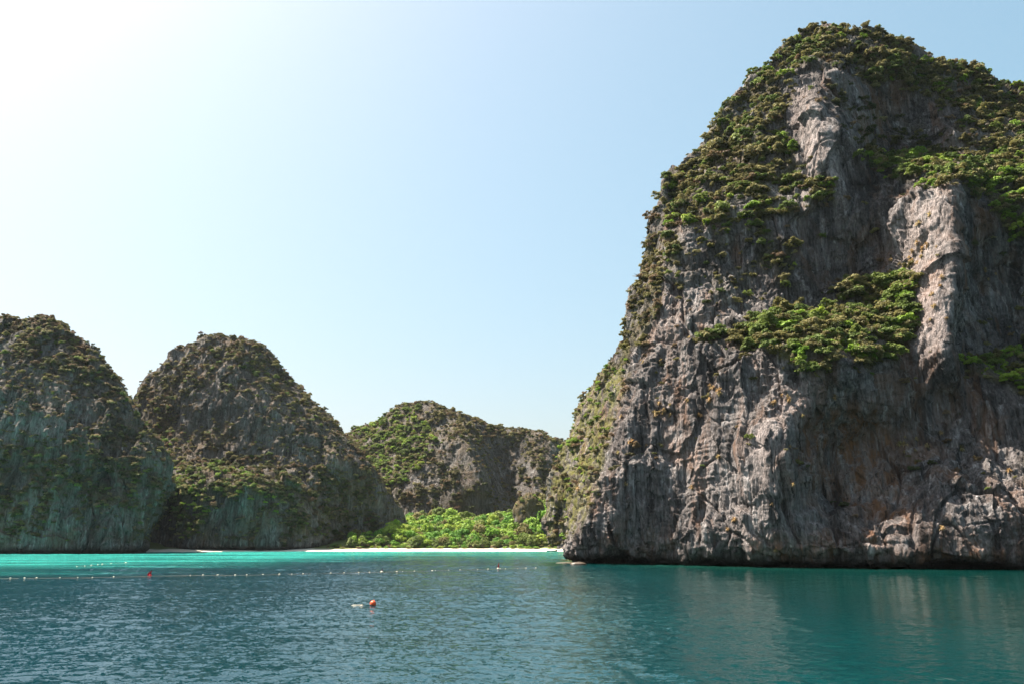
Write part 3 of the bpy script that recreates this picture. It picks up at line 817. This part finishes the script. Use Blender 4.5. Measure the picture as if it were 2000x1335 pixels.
# the source meshes for the remaining scrub: one unlinked object per crown shape
SOURCES = []
for k in KN:
    for s in range(NSH):
        SOURCES.append(bpy.data.objects.new('shrub', PROTO[k][s]))
def scrub(name, D, sel, label):
    n_ = len(sel)
    s = D['size'][sel]
    pos = D['pos'][sel] + D['nrm'][sel] * (s * 0.14)[:, None] + np.array((0, 0, 0.10)) * s[:, None]
    sc3 = s[:, None] * r.uniform(0.85, 1.12, (n_, 3))
    rot = np.stack([r.normal(size=n_) * .15, r.normal(size=n_) * .15, r.uniform(0, 6.28, n_)], 1)
    return instancer(name, pos, sc3, rot, D['kind'][sel] * NSH + r.integers(0, NSH, n_), SOURCES, label, 'scrub')
scrub('cliff_scrub', S, np.array(order[N_IND:]), 'dense low olive scrub covering the ledges of the great cliff')
print('big shrubs', N)
for c, lab, den in ((H1, 'brown and green scrub patches over the far left hill', 0.34), (H2, 'brown and green scrub patches over the domed middle hill', 0.34), (H3, 'green scrub over the rear hill', 0.26)):
    D = scatter(c, den, r)
    vis = (D['u'] > -250) & (D['u'] < 1400)
    sel = np.nonzero(vis)[0]
    print(lab, len(sel))
    scrub('hill_scrub', D, sel, lab)

# tan tufts on the bare rock of the big cliff
def tuft_mesh(seed):
    rr = np.random.default_rng(seed)
    V, T = [], []
    for k in range(34):
        d = rdir(rr, 1)[0]; d[2] = d[2] * 0.9 + 0.15
        side = np.cross(d, (0.1, 0.2, 1)); side /= np.linalg.norm(side) + 1e-6
        L = rr.uniform(0.6, 1.05)
        tip = d * L + np.array((0, 0, -0.35 * L * L))
        mid = d * L * 0.55
        b = len(V)
        V += [mid * 0.1 - side * .05, mid * 0.1 + side * .05, mid + side * 0.11, tip, mid - side * 0.11]
        T += [(b, b + 1, b + 2), (b, b + 2, b + 4), (b + 4, b + 2, b + 3)]
    return mesh_np('tuft', V, tris=T, mat=L_TAN, smooth=False)
TU = [tuft_mesh(s) for s in range(4)]
g = BIG.g
ok = BIG.facing & (BIG.u > 1090) & (BIG.u < 2000) & (BIG.v > 420) & (BIG.v < 1085) & (BIG.dens < 0.1)
hot = np.zeros(g.shape[:2], np.float32) + 0.03
for poly, wgt in (([(1230,680),(1300,680),(1300,860),(1190,900)], .8), ([(1290,760),(1420,740),(1400,850),(1290,830)], 1.0), ([(1330,900),(1440,880),(1440,1040),(1330,1040)], .5),
                  ([(1500,740),(1620,735),(1560,830),(1490,820)], 1.0), ([(1740,410),(1850,380),(1850,640),(1790,680),(1730,560)], 1.1), ([(1650,330),(1730,380),(1740,520),(1690,470)], .9), ([(1750,830),(2000,800),(2000,930),(1760,950)], .4)):
    hot[inpoly(BIG.u, BIG.v, poly)] = wgt
w = (hot * ok * BIG.area * np.clip(noise(g * 0.12 + 4) * 2 + .55, 0, 1)).ravel()
for j in r.choice(w.size, 280, p=w / w.sum()):
    o = link('dry_tuft', TU[j % 4])
    s = r.uniform(0.6, 1.4)
    o.location = g.reshape(-1, 3)[j] + BIG.n.reshape(-1, 3)[j] * 0.2 * s
    o.rotation_euler = (0, 0, r.uniform(0, 6.28)); o.scale = (s, s, s)
    side = 'left half' if BIG.u.ravel()[j] < 1480 else ('tall pale pillar' if BIG.v.ravel()[j] < 700 else 'lower right wall')
    uu, vv = BIG.u.ravel()[j], BIG.v.ravel()[j]
    a_, b_ = dict(zip(('left half', 'tall pale pillar', 'lower right wall'), ((1120, 1480), (1650, 1900), (1480, 2000))))[side]
    c0_, c1_ = (420, 700) if side == 'tall pale pillar' else (620, 1085)
    hw_ = HW[int(np.clip((uu - a_) / (b_ - a_) * 5, 0, 4))]; vw_ = VW[int(np.clip((vv - c0_) / (c1_ - c0_) * 3, 0, 2))]
    tag(o, f"{'bushy' if s > 1.0 else 'tiny'} tan dry tuft {hw_} {vw_} of the {side}", 'plant', f'tan tufts on the {side} of the cliff')

# ------------------------------------------------------------------ beach forest
def umbrella_crown(seed, mat, layers):
    rr = np.random.default_rng(seed)
    V, Fq, b0 = [], [], 0
    for k in range(layers):
        a = rr.uniform(0, 6.28); rad = rr.uniform(0.15, 0.75)
        c = np.array((math.cos(a) * rad, math.sin(a) * rad, rr.uniform(0.35, 0.95) - 0.28 * rad))
        n_ = 44
        ang = rr.uniform(0, 6.28, n_); q = np.sqrt(rr.uniform(0, 1, n_))
        lr = rr.uniform(0.26, 0.42)
        pos = c + np.stack([np.cos(ang) * q * lr, np.sin(ang) * q * lr, 0.13 * (1 - q * q) + rr.normal(size=n_) * .03], 1)
        nrm = np.stack([np.cos(ang) * q, np.sin(ang) * q, 0.9 + 0 * q], 1) + .4 * rr.normal(size=(n_, 3))
        nrm /= np.linalg.norm(nrm, axis=1)[:, None]
        t = np.cross(nrm, rdir(rr, n_)); t /= np.linalg.norm(t, axis=1)[:, None]
        b = np.cross(nrm, t); s = 0.075 * rr.uniform(.6, 1.4, (n_, 1))
        V.append(np.stack([pos - t * s, pos - b * s, pos + t * s, pos + b * s], 1).reshape(-1, 3))
        Fq.append(np.arange(n_ * 4).reshape(-1, 4) + b0); b0 += n_ * 4
    return mesh_np('crown', np.concatenate(V), np.concatenate(Fq), mat=mat, smooth=False)

def trunk_mesh(seed):
    rr = np.random.default_rng(seed)
    parts = [tube([(0, 0, -0.25), (0.01, 0, 0.0), (0.03, 0.01, 0.25), (0.05, 0, 0.5)], [0.055, 0.045, 0.035, 0.028])]
    for k in range(5):
        a = rr.uniform(0, 6.28); h0 = rr.uniform(0.2, 0.45)
        parts.append(tube([(0.03, 0, h0), (0.25 * math.cos(a), 0.25 * math.sin(a), h0 + 0.16), (0.5 * math.cos(a), 0.5 * math.sin(a), h0 + 0.28)], [0.022, 0.015, 0.006], 5))
    V, Q = join(parts)
    return mesh_np('trunk', V, Q, mat=BARK)

def rosette_mesh(seed, mat, heads):
    """pandanus-like plant: spiky heads of blade leaves"""
    rr = np.random.default_rng(seed)
    V, T = [], []
    for c in heads:
        c = np.array(c)
        for k in range(46):
            d = rdir(rr, 1)[0]; d[2] = abs(d[2]) * 0.9 - 0.1; d /= np.linalg.norm(d)
            side = np.cross(d, (0, 0, 1)); side /= np.linalg.norm(side) + 1e-6
            L = rr.uniform(0.34, 0.5); w_ = 0.035
            p1 = c + d * L * .5 + np.array((0, 0, .04)); p2 = c + d * L + np.array((0, 0, -.16))
            b = len(V)
            V += [c - side * w_ * .5, c + side * w_ * .5, p1 + side * w_, p2, p1 - side * w_]
            T += [(b, b + 1, b + 2), (b, b + 2, b + 4), (b + 4, b + 2, b + 3)]
    return mesh_np('crown', V, tris=T, mat=mat, smooth=False)

HEADS = [[(0, 0, .8), (.35, .1, .6), (-.3, .2, .65), (.05, -.35, .55), (-.2, -.3, .3), (.3, -.25, .25)], [(0.1, 0, .9), (-.3, .1, .55), (.3, .2, .5), (0, -.3, .4), (-.35, -.2, .2)]]
TRUNKS = [trunk_mesh(s) for s in (1, 2, 3)]
PTR = []
for hs in HEADS:
    V, Q = join([tube([(0, 0, -.2), (0, 0, .15), tuple(np.array(h_) * .6), h_], [.05, .045, .03, .025], 5) for h_ in hs])
    PTR.append(mesh_np('trunk', V, Q, mat=BARK))
CR = {}
for nm, mt in (('tropic', L_TROPIC), ('lime', L_LIME), ('green', L_GREEN), ('olive', L_OLIVE)):
    CR[nm] = [umbrella_crown(40 + s, mt, l_) for s, l_ in enumerate((11, 14, 9, 12))]
CRD = {}
for nm, mt in (('tropic', L_TROPIC), ('lime', L_LIME), ('green', L_GREEN), ('olive', L_OLIVE)):
    CRD[nm] = []
    for s in range(3):
        cm = crown_mesh('crown', 300 + s, 9 + s, 56, 0.7, 0.10, mt)
        co = np.empty(len(cm.vertices) * 3, np.float32); cm.vertices.foreach_get('co', co)
        co = co.reshape(-1, 3); co[:, 2] += 0.55; cm.vertices.foreach_set('co', co.ravel()); cm.update()
        CRD[nm].append(cm)
PAN = [rosette_mesh(60 + s, L_GREEN, HEADS[s]) for s in range(2)]

def place_tree(name, x, y, s, crown, trunk, label, cat, group, zs=1.0):
    root = link(name, None)
    root.location = (x, y, float(ground_z(np.array(x), np.array(y))))
    root.rotation_euler = (0, 0, r.uniform(0, 6.28))
    root.scale = (s, s, s * zs)
    tag(root, label, cat, group)
    link('crown', crown, root); link('trunk', trunk, root)
    return root

def uy_to_x(u, y): return (u - 1000) / F_PX * (y * CT + 0 * ST)
cnt = 0
WORD = dict(tropic='fresh green', lime='yellow green', green='deep green', olive='olive')
# canopy trees: from the slope at the back down to the sand
spots = []
for _ in range(4000):
    u = r.uniform(682, 1092); y = r.uniform(448, 548)
    x = uy_to_x(u, y)
    d = y - shore_y(x)
    if d < 20: continue
    if u < 800 and y > 464 + (u - 690) * 0.3: continue
    if all((x - a) ** 2 + (y - b) ** 2 > (4.0 + 0.02 * (y - 440)) ** 2 for a, b, _ in spots):
        spots.append((x, y, d))
def across(x, y):
    q_ = (x / y + 0.2) / 0.26
    return [', far left', ', left part', ', left of centre', ', at its centre', ', right of centre', ', right part', ', beside the cliff'][int(np.clip(q_ * 7, 0, 6))]
for x, y, d in spots:
    k = r.choice(['tropic', 'lime', 'green', 'olive'], p=[.50, .26, .12, .12])
    s = r.uniform(2.9, 5.6) * (0.8 if d < 35 else 1.08) * (1.2 if x > 5 else 1)
    row = 'at the front of' if d < 45 else ('in the middle of' if d < 80 else 'at the back of')
    place_tree('forest_tree', x, y, s, (CR[k] + CRD[k])[int(r.integers(7))], TRUNKS[int(r.integers(3))], f"{'big' if s > 4.6 else ('small' if s < 3.4 else 'mid sized')} {WORD[k]} tree {row} the beach forest{across(x, y)}", 'tree', f"{WORD[k]} trees {row} the beach forest", r.uniform(.75, 1.5))
print('trees', len(spots))
# pandanus and bushes along the sand
for _ in range(34):
    u = r.uniform(684, 1060); x = uy_to_x(u, 450); y = shore_y(x) + r.uniform(17, 27)
    place_tree('pandanus_tree', x, y, r.uniform(3.4, 5.6), PAN[int(r.integers(2))], PTR[0], 'spiky green pandanus tree at the edge of the white sand', 'tree', 'pandanus trees along the sand', r.uniform(.9, 1.2))
for _ in range(110):
    u = r.uniform(640, 1095); x = uy_to_x(u, 446); y = shore_y(x) + r.uniform(14.5, 24)
    k = r.choice(['tropic', 'lime', 'dry', 'olive'], p=[.35, .3, .2, .15]); s = r.uniform(0.9, 2.2)
    o = link('beach_bush', PROTO[k][int(r.integers(NSH))])
    o.location = (x, y, float(ground_z(np.array(x), np.array(y))) + .3 * s); o.scale = (s * 1.2, s, s * .8); o.rotation_euler = (0, 0, r.uniform(0, 6))
    w_ = dict(tropic='fresh green', lime='yellow green', dry='dry tan', olive='olive')[k]
    tag(o, f'low {w_} bush where the white sand meets the forest', 'bush', f'{w_} bushes along the sand')

# mossy outcrop at the right end of the forest
def rock_blob(name, c, rad, seed, mat, n1=40, n2=64):
    th = np.linspace(0.001, math.pi - 0.001, n1)[:, None]; ph = np.linspace(0, 2 * math.pi, n2)[None]
    d = np.stack([np.sin(th) * np.cos(ph), np.sin(th) * np.sin(ph), np.cos(th) + 0 * ph], -1)
    k = 1 + 0.22 * fbm(d * 1.5 + seed, 3) + 0.14 * (0.3 - np.abs(noise(d * 4 + seed)))
    g_ = d * k[..., None] * np.array(rad)
    me = mesh_np(name, g_, grid_quads(n1, n2)[:, ::-1], mat=mat)
    attr(me, 'veg', np.clip(d[..., 2] * 1.6 + 0.5 + noise(d * 3 + seed), 0, 1)); attr(me, 'stain', d[..., 2] * 0)
    o = link(name, me); o.location = c
    return o
c_ = P(1034, 1008, 486)
o = rock_blob('rock_outcrop', (c_[0], c_[1], 17), (10, 8, 15), 5, ROCK_FAR)
tag(o, 'mossy brown rock outcrop at the right end of the beach forest', 'rock')
for k in range(26):
    a = r.uniform(0, 6.28); q = r.uniform(.2, .95)
    b = link('outcrop_shrub', PROTO[['olive', 'green', 'lime'][k % 3]][k % NSH]); s = r.uniform(1.2, 2.4)
    b.location = (c_[0] + 9.5 * q * math.cos(a), c_[1] - 1 + 7 * q * math.sin(a), 17 + 14.5 * math.sqrt(max(0.02, 1 - q * q))); b.scale = (s, s, s * .8)
    tag(b, f"{['olive', 'green', 'lime green'][k % 3]} shrub growing over the mossy rock outcrop", 'shrub', 'shrubs over the rock outcrop')

# taller trees that stand out of the scrub of the great cliff
flatg = BIG.g.reshape(-1, 3); wt = (np.clip(BIG.dens - 0.3, 0, 1) * BIG.area * BIG.facing * (BIG.u > 1100) * (BIG.u < 1990) * (BIG.v > 110) * (BIG.v < 760) * (BIG.u > 1330)).ravel()
picks = r.choice(wt.size, 46, p=wt / wt.sum())
for n_, j in enumerate(picks):
    k = ['green', 'olive', 'lime', 'olive'][n_ % 4]; s_ = r.uniform(2.2, 3.6)
    root = link('cliff_tree', None); root.location = flatg[j] + np.array((0, 0, -0.2)); root.rotation_euler = (r.normal() * .1, r.normal() * .1, r.uniform(0, 6.28))
    root.scale = (s_, s_, s_ * r.uniform(1.1, 1.5))
    link('crown', CR[k][n_ % 4] if n_ % 3 else CRD[k][n_ % 3], root); link('trunk', TRUNKS[n_ % 3], root)
    zn = BIG.zi.ravel()[j]; zn = zones_big[zn]['name'] if zn >= 0 else None
    w1_, w2_ = WHERE.get(zn, (lambda x: 'in the centre', lambda x: 'midway up'))
    kw = dict(green='mid green', olive='olive green', lime='lime green')[k]
    tag(root, f"{kw} spreading tree {w1_(BIG.u.ravel()[j])} {w2_(BIG.v.ravel()[j])} of {ZN[zn]}", 'tree', f"{kw} trees on the great cliff")
edge_ = np.nonzero((np.abs(BIG.u - 1262) < 14) & (BIG.v > 430) & (BIG.v < 660) & BIG.facing)
for n_ in range(5):
    q_ = int(r.integers(len(edge_[0]))); p_ = BIG.g[edge_[0][q_], edge_[1][q_]]
    o = link('bare_tree', TRUNKS[n_ % 3]); s_ = r.uniform(3.4, 5.0); o.scale = (s_ * 1.3, s_ * 1.3, s_); o.location = p_; o.rotation_euler = (0, -0.5, r.uniform(-.8, .8))
    tag(o, 'leafless grey tree leaning out from the left skyline edge of the great cliff', 'tree', 'leafless trees on the left skyline edge')

# ------------------------------------------------------------------ small rocks at the foot of the cliff tip
def at_water(u, v):
    b = (667.5 - v) / F_PX
    y = -CAM_H * (CT - b * ST) / (ST + b * CT)
    return P(u, v, y)
WETROCK = plain('wet_rock', (0.075, 0.055, 0.038), 0.45, 0.4)
q = at_water(1130, 1102)
o = rock_blob('rock', (q[0], q[1], 0.0), (2.0, 1.2, 0.75), 9, WETROCK, 18, 26)
tag(o, 'low wet brown rock awash below the undercut cliff tip', 'rock')
q = at_water(1108, 1098.5)
o = rock_blob('rock_shelf', (q[0], q[1], -0.1), (3.2, 2.4, 0.36), 14, plain('shelf_rock', (0.085, 0.068, 0.042), 0.5, 0.3), 14, 40)
tag(o, 'flat tan rock shelf just above the water at the cliff tip', 'rock')

# ------------------------------------------------------------------ floats, flags and buoys
M_WHITE = plain('weathered_white_float', (0.58, 0.51, 0.38), 0.6, 0.3)
M_ROPE = plain('rope', (0.32, 0.27, 0.21), 0.9)
M_RED = plain('red_cloth', (0.62, 0.012, 0.02), 0.7)
M_ORANGE = plain('orange_plastic', (0.68, 0.085, 0.02), 0.4)
M_BLACK = plain('dull_black', (0.018, 0.014, 0.014), 0.6)
M_PURPLE = plain('purple_cloth', (0.10, 0.03, 0.09), 0.8)

def ellipsoid(c, rad, n1=8, n2=12):
    V, Q = [], []
    for i in range(n1 + 1):
        th = math.pi * i / n1
        for j in range(n2):
            ph = 2 * math.pi * j / n2
            V.append((c[0] + rad[0] * math.sin(th) * math.cos(ph), c[1] + rad[1] * math.sin(th) * math.sin(ph), c[2] + rad[2] * math.cos(th)))
    for i in range(n1):
        for j in range(n2):
            Q.append((i * n2 + j, (i + 1) * n2 + j, (i + 1) * n2 + (j + 1) % n2, i * n2 + (j + 1) % n2))
    return V, Q

def float_line(pix, spacing, skip, label, size=(0.16, 0.12, 0.10)):
    pts = np.array([at_water(*p_) for p_ in pix])
    seg = np.linalg.norm(np.diff(pts, axis=0), axis=1); L = np.concatenate([[0], np.cumsum(seg)])
    root = link('float_line', None); root.location = pts[len(pts) // 2] * np.array((1, 1, 0)); tag(root, label, 'float line')
    off = np.array(root.location)
    s = np.arange(0, L[-1], 0.9)
    path = np.stack([np.interp(s, L, pts[:, k]) for k in range(3)], 1)
    path[:, 2] = 0.03; path[:, 1] += 0.25 * np.sin(s * 0.35)
    V, Q = tube(path - off, [0.018] * len(path), 5)
    link('rope', mesh_np('rope', V, Q, mat=M_ROPE), root)
    fm = mesh_np('float', *ellipsoid((0, 0, 0), size), mat=M_WHITE)
    for k, d in enumerate(np.arange(0.5, L[-1], spacing)):
        d += r.normal() * 0.45
        if r.uniform() < skip + 0.10 * math.sin(d * 0.11) ** 2: continue
        q_ = np.array([np.interp(d, L, pts[:, i]) for i in range(3)]); q_[1] += 0.25 * math.sin(d * .35)
        f = link('float', fm, root)
        f.location = q_ - off + np.array((0, 0, 0.07)); f.rotation_euler = (0, 0, r.uniform(-.5, .5))
        sc_ = r.uniform(.65, 1.3); f.scale = (sc_, sc_, sc_)
    return root
float_line([(-160,1131),(0,1129),(150,1128),(290,1124.5),(400,1123),(480,1122.5),(560,1121),(660,1118.5),(746,1117),(830,1114.5),(900,1112.5),(973,1110.5),(1050,1108.5)], 2.55, 0.06,
    'long rope of pale floats strung across the bay to the cliff')
float_line([(150,1106),(175,1104),(205,1101),(255,1098)], 4.2, 0.1, 'short line of pale floats over the turquoise shallows', (0.24, 0.18, 0.14))

def flag_buoy(u, v, h, mat_flag, label, flagpts, pole=True, float_mat=None):
    q_ = at_water(u, v)
    root = link('marker_buoy', None); root.location = (q_[0], q_[1], 0); root.rotation_euler = (0.03, 0.1, 0.2)
    tag(root, label, 'buoy')
    V, Q = tube([(0, 0, -.3), (0, 0, h)], [0.035, 0.03], 6); link('pole', mesh_np('pole', V, Q, mat=M_BLACK), root)
    V, Q = ellipsoid((0, 0, 0.08), (0.3, 0.3, 0.24)); link('float', mesh_np('float', V, Q, mat=float_mat or M_WHITE), root)
    fp = np.array(flagpts, float); n_ = len(fp)
    V = [(x, -0.02 + 0.04 * math.sin(4 * x), z) for x, z in fp] + [(x, 0.02 + 0.04 * math.sin(4 * x), z) for x, z in fp]
    bm_f = [(0, i, i + 1) for i in range(1, n_ - 1)] + [(n_, n_ + i + 1, n_ + i) for i in range(1, n_ - 1)]
    Qs = [(i, n_ + i, n_ + (i + 1) % n_, (i + 1) % n_) for i in range(n_)]
    link('flag', mesh_np('flag', V, Qs, bm_f, mat=mat_flag, smooth=False), root)
    return root
flag_buoy(293, 1124, 1.05, M_RED, 'red triangular flag buoy tilted on the float rope', [(0.12, 0.98), (-.42, .5), (-.5, .12), (-.3, .02), (0.10, .12)], float_mat=M_RED)
flag_buoy(746, 1117, 0.95, M_PURPLE, 'small dark purple flag buoy on the float rope', [(0.06, 0.95), (-.16, .45), (-.12, .15), (0.10, .2)])
flag_buoy(973, 1110.5, 1.55, M_RED, 'thin upright red pennant buoy with pale float', [(0.02, 1.5), (-.14, .8), (-.16, .35), (0.14, .35), (0.13, .8)])

q = at_water(727, 1182.5)
root = link('ball_buoy', None); root.location = (q[0], q[1], 0); root.rotation_euler = (0.1, 0.25, 0.4)
tag(root, 'round orange mooring buoy with dark underside', 'buoy')
V, Q = ellipsoid((0, 0, 0.22), (0.31, 0.31, 0.33), 14, 20); link('ball', mesh_np('ball', V, Q, mat=M_ORANGE), root)
V, Q = ellipsoid((0, 0, 0.06), (0.318, 0.318, 0.17), 10, 20); link('dark_band', mesh_np('dark_band', V, Q, mat=M_BLACK), root)  # black band round the lower part of the ball
V, Q = tube([(0, 0, .52), (0, .05, .58), (0, .1, .55), (0, .1, .5)], [.03, .03, .03, .03], 6); link('lifting_eye', mesh_np('lifting_eye', V, Q, mat=M_ORANGE), root)
q = at_water(697, 1182)
root = link('mooring_line', None); root.location = (q[0], q[1], 0); tag(root, 'short pale mooring line floating beside the orange buoy', 'rope')
V, Q = tube([(-.55, 0, .02), (-.3, .03, .05), (0, 0, .05), (.3, .02, .05), (.48, 0, .05)], [.03, .05, .045, .045, .04], 6); link('rope', mesh_np('rope', V, Q, mat=M_WHITE), root)
V, Q = ellipsoid((.5, 0, .03), (.16, .09, .07)); link('float', mesh_np('float', V, Q, mat=M_WHITE), root)

# ------------------------------------------------------------------ long wooden boat drawn up at the right end of the sand
q = at_water(1076, 1075.5)
root = link('long_boat', None); root.location = (q[0] + 0.5, q[1] - 1.0, -0.05); root.rotation_euler = (0, 0, R(12)); root.scale = (.62, .62, .62)
tag(root, 'small wooden boat with a canopy at the right end of the beach', 'boat')
V, Q = [], []
secs = np.linspace(-4.5, 4.5, 15)
for x in secs:
    t = x / 4.5; wd = 0.85 * (1 - abs(t) ** 2.6) + 0.05; top = 0.75 + 0.9 * max(0, t) ** 3 + 0.25 * max(0, -t) ** 3
    for yy, zz in ((-wd, top), (-wd * .8, top * .35), (0, -.2 + .5 * max(0, t) ** 3), (wd * .8, top * .35), (wd, top), (wd * .85, top), (0, top * .4), (-wd * .85, top)):
        V.append((x, yy, zz))
for i in range(len(secs) - 1):
    for k in range(8):
        Q.append((i * 8 + k, i * 8 + (k + 1) % 8, (i + 1) * 8 + (k + 1) % 8, (i + 1) * 8 + k))
link('hull', mesh_np('hull', V, Q, mat=plain('boat_wood', (0.13, 0.055, 0.03), 0.6, .3), smooth=False), root)
V, Q = [], []
for x in (-2.4, 1.6):
    for k in range(7):
        a = math.pi * k / 6; V.append((x, -.95 * math.cos(a), 1.85 + .25 * math.sin(a)))
    for k in range(7):
        a = math.pi * k / 6; V.append((x, -.95 * math.cos(a), 1.80 + .25 * math.sin(a)))
for k in range(6): Q += [(k, k + 1, 14 + k + 1, 14 + k), (7 + k, 21 + k, 21 + k + 1, 7 + k + 1)]
link('canopy', mesh_np('canopy', V, Q, mat=plain('canopy_cloth', (0.55, 0.50, 0.46), 0.8)), root)
for x in (-2.3, 1.5):
    for y in (-.85, .85):
        V, Q = tube([(x, y, .6), (x, y, 1.85)], [.05, .05], 5); link('post', mesh_np('post', V, Q, mat=BARK), root)

# ------------------------------------------------------------------ thin sea haze
hm = bpy.data.materials.new('haze'); hm.use_nodes = True
ht = hm.node_tree; ht.nodes.remove(ht.nodes['Principled BSDF'])
hv = ht.nodes.new('ShaderNodeVolumePrincipled')
hv.inputs['Color'].default_value = (0.86, 0.94, 1.0, 1); hv.inputs['Density'].default_value = 0.00002; hv.inputs['Anisotropy'].default_value = 0.3
ht.links.new(hv.outputs[0], ht.nodes['Material Output'].inputs['Volume'])
x0, x1, y0, y1, z0, z1 = -2700, 2700, -700, 2700, -14, 222
V = [(x, y, z) for x in (x0, x1) for y in (y0, y1) for z in (z0, z1)]
tag(link('haze', mesh_np('haze', V, [(0, 1, 3, 2), (4, 6, 7, 5), (0, 4, 5, 1), (2, 3, 7, 6), (0, 2, 6, 4), (1, 5, 7, 3)], mat=hm, smooth=False)), kind='stuff')
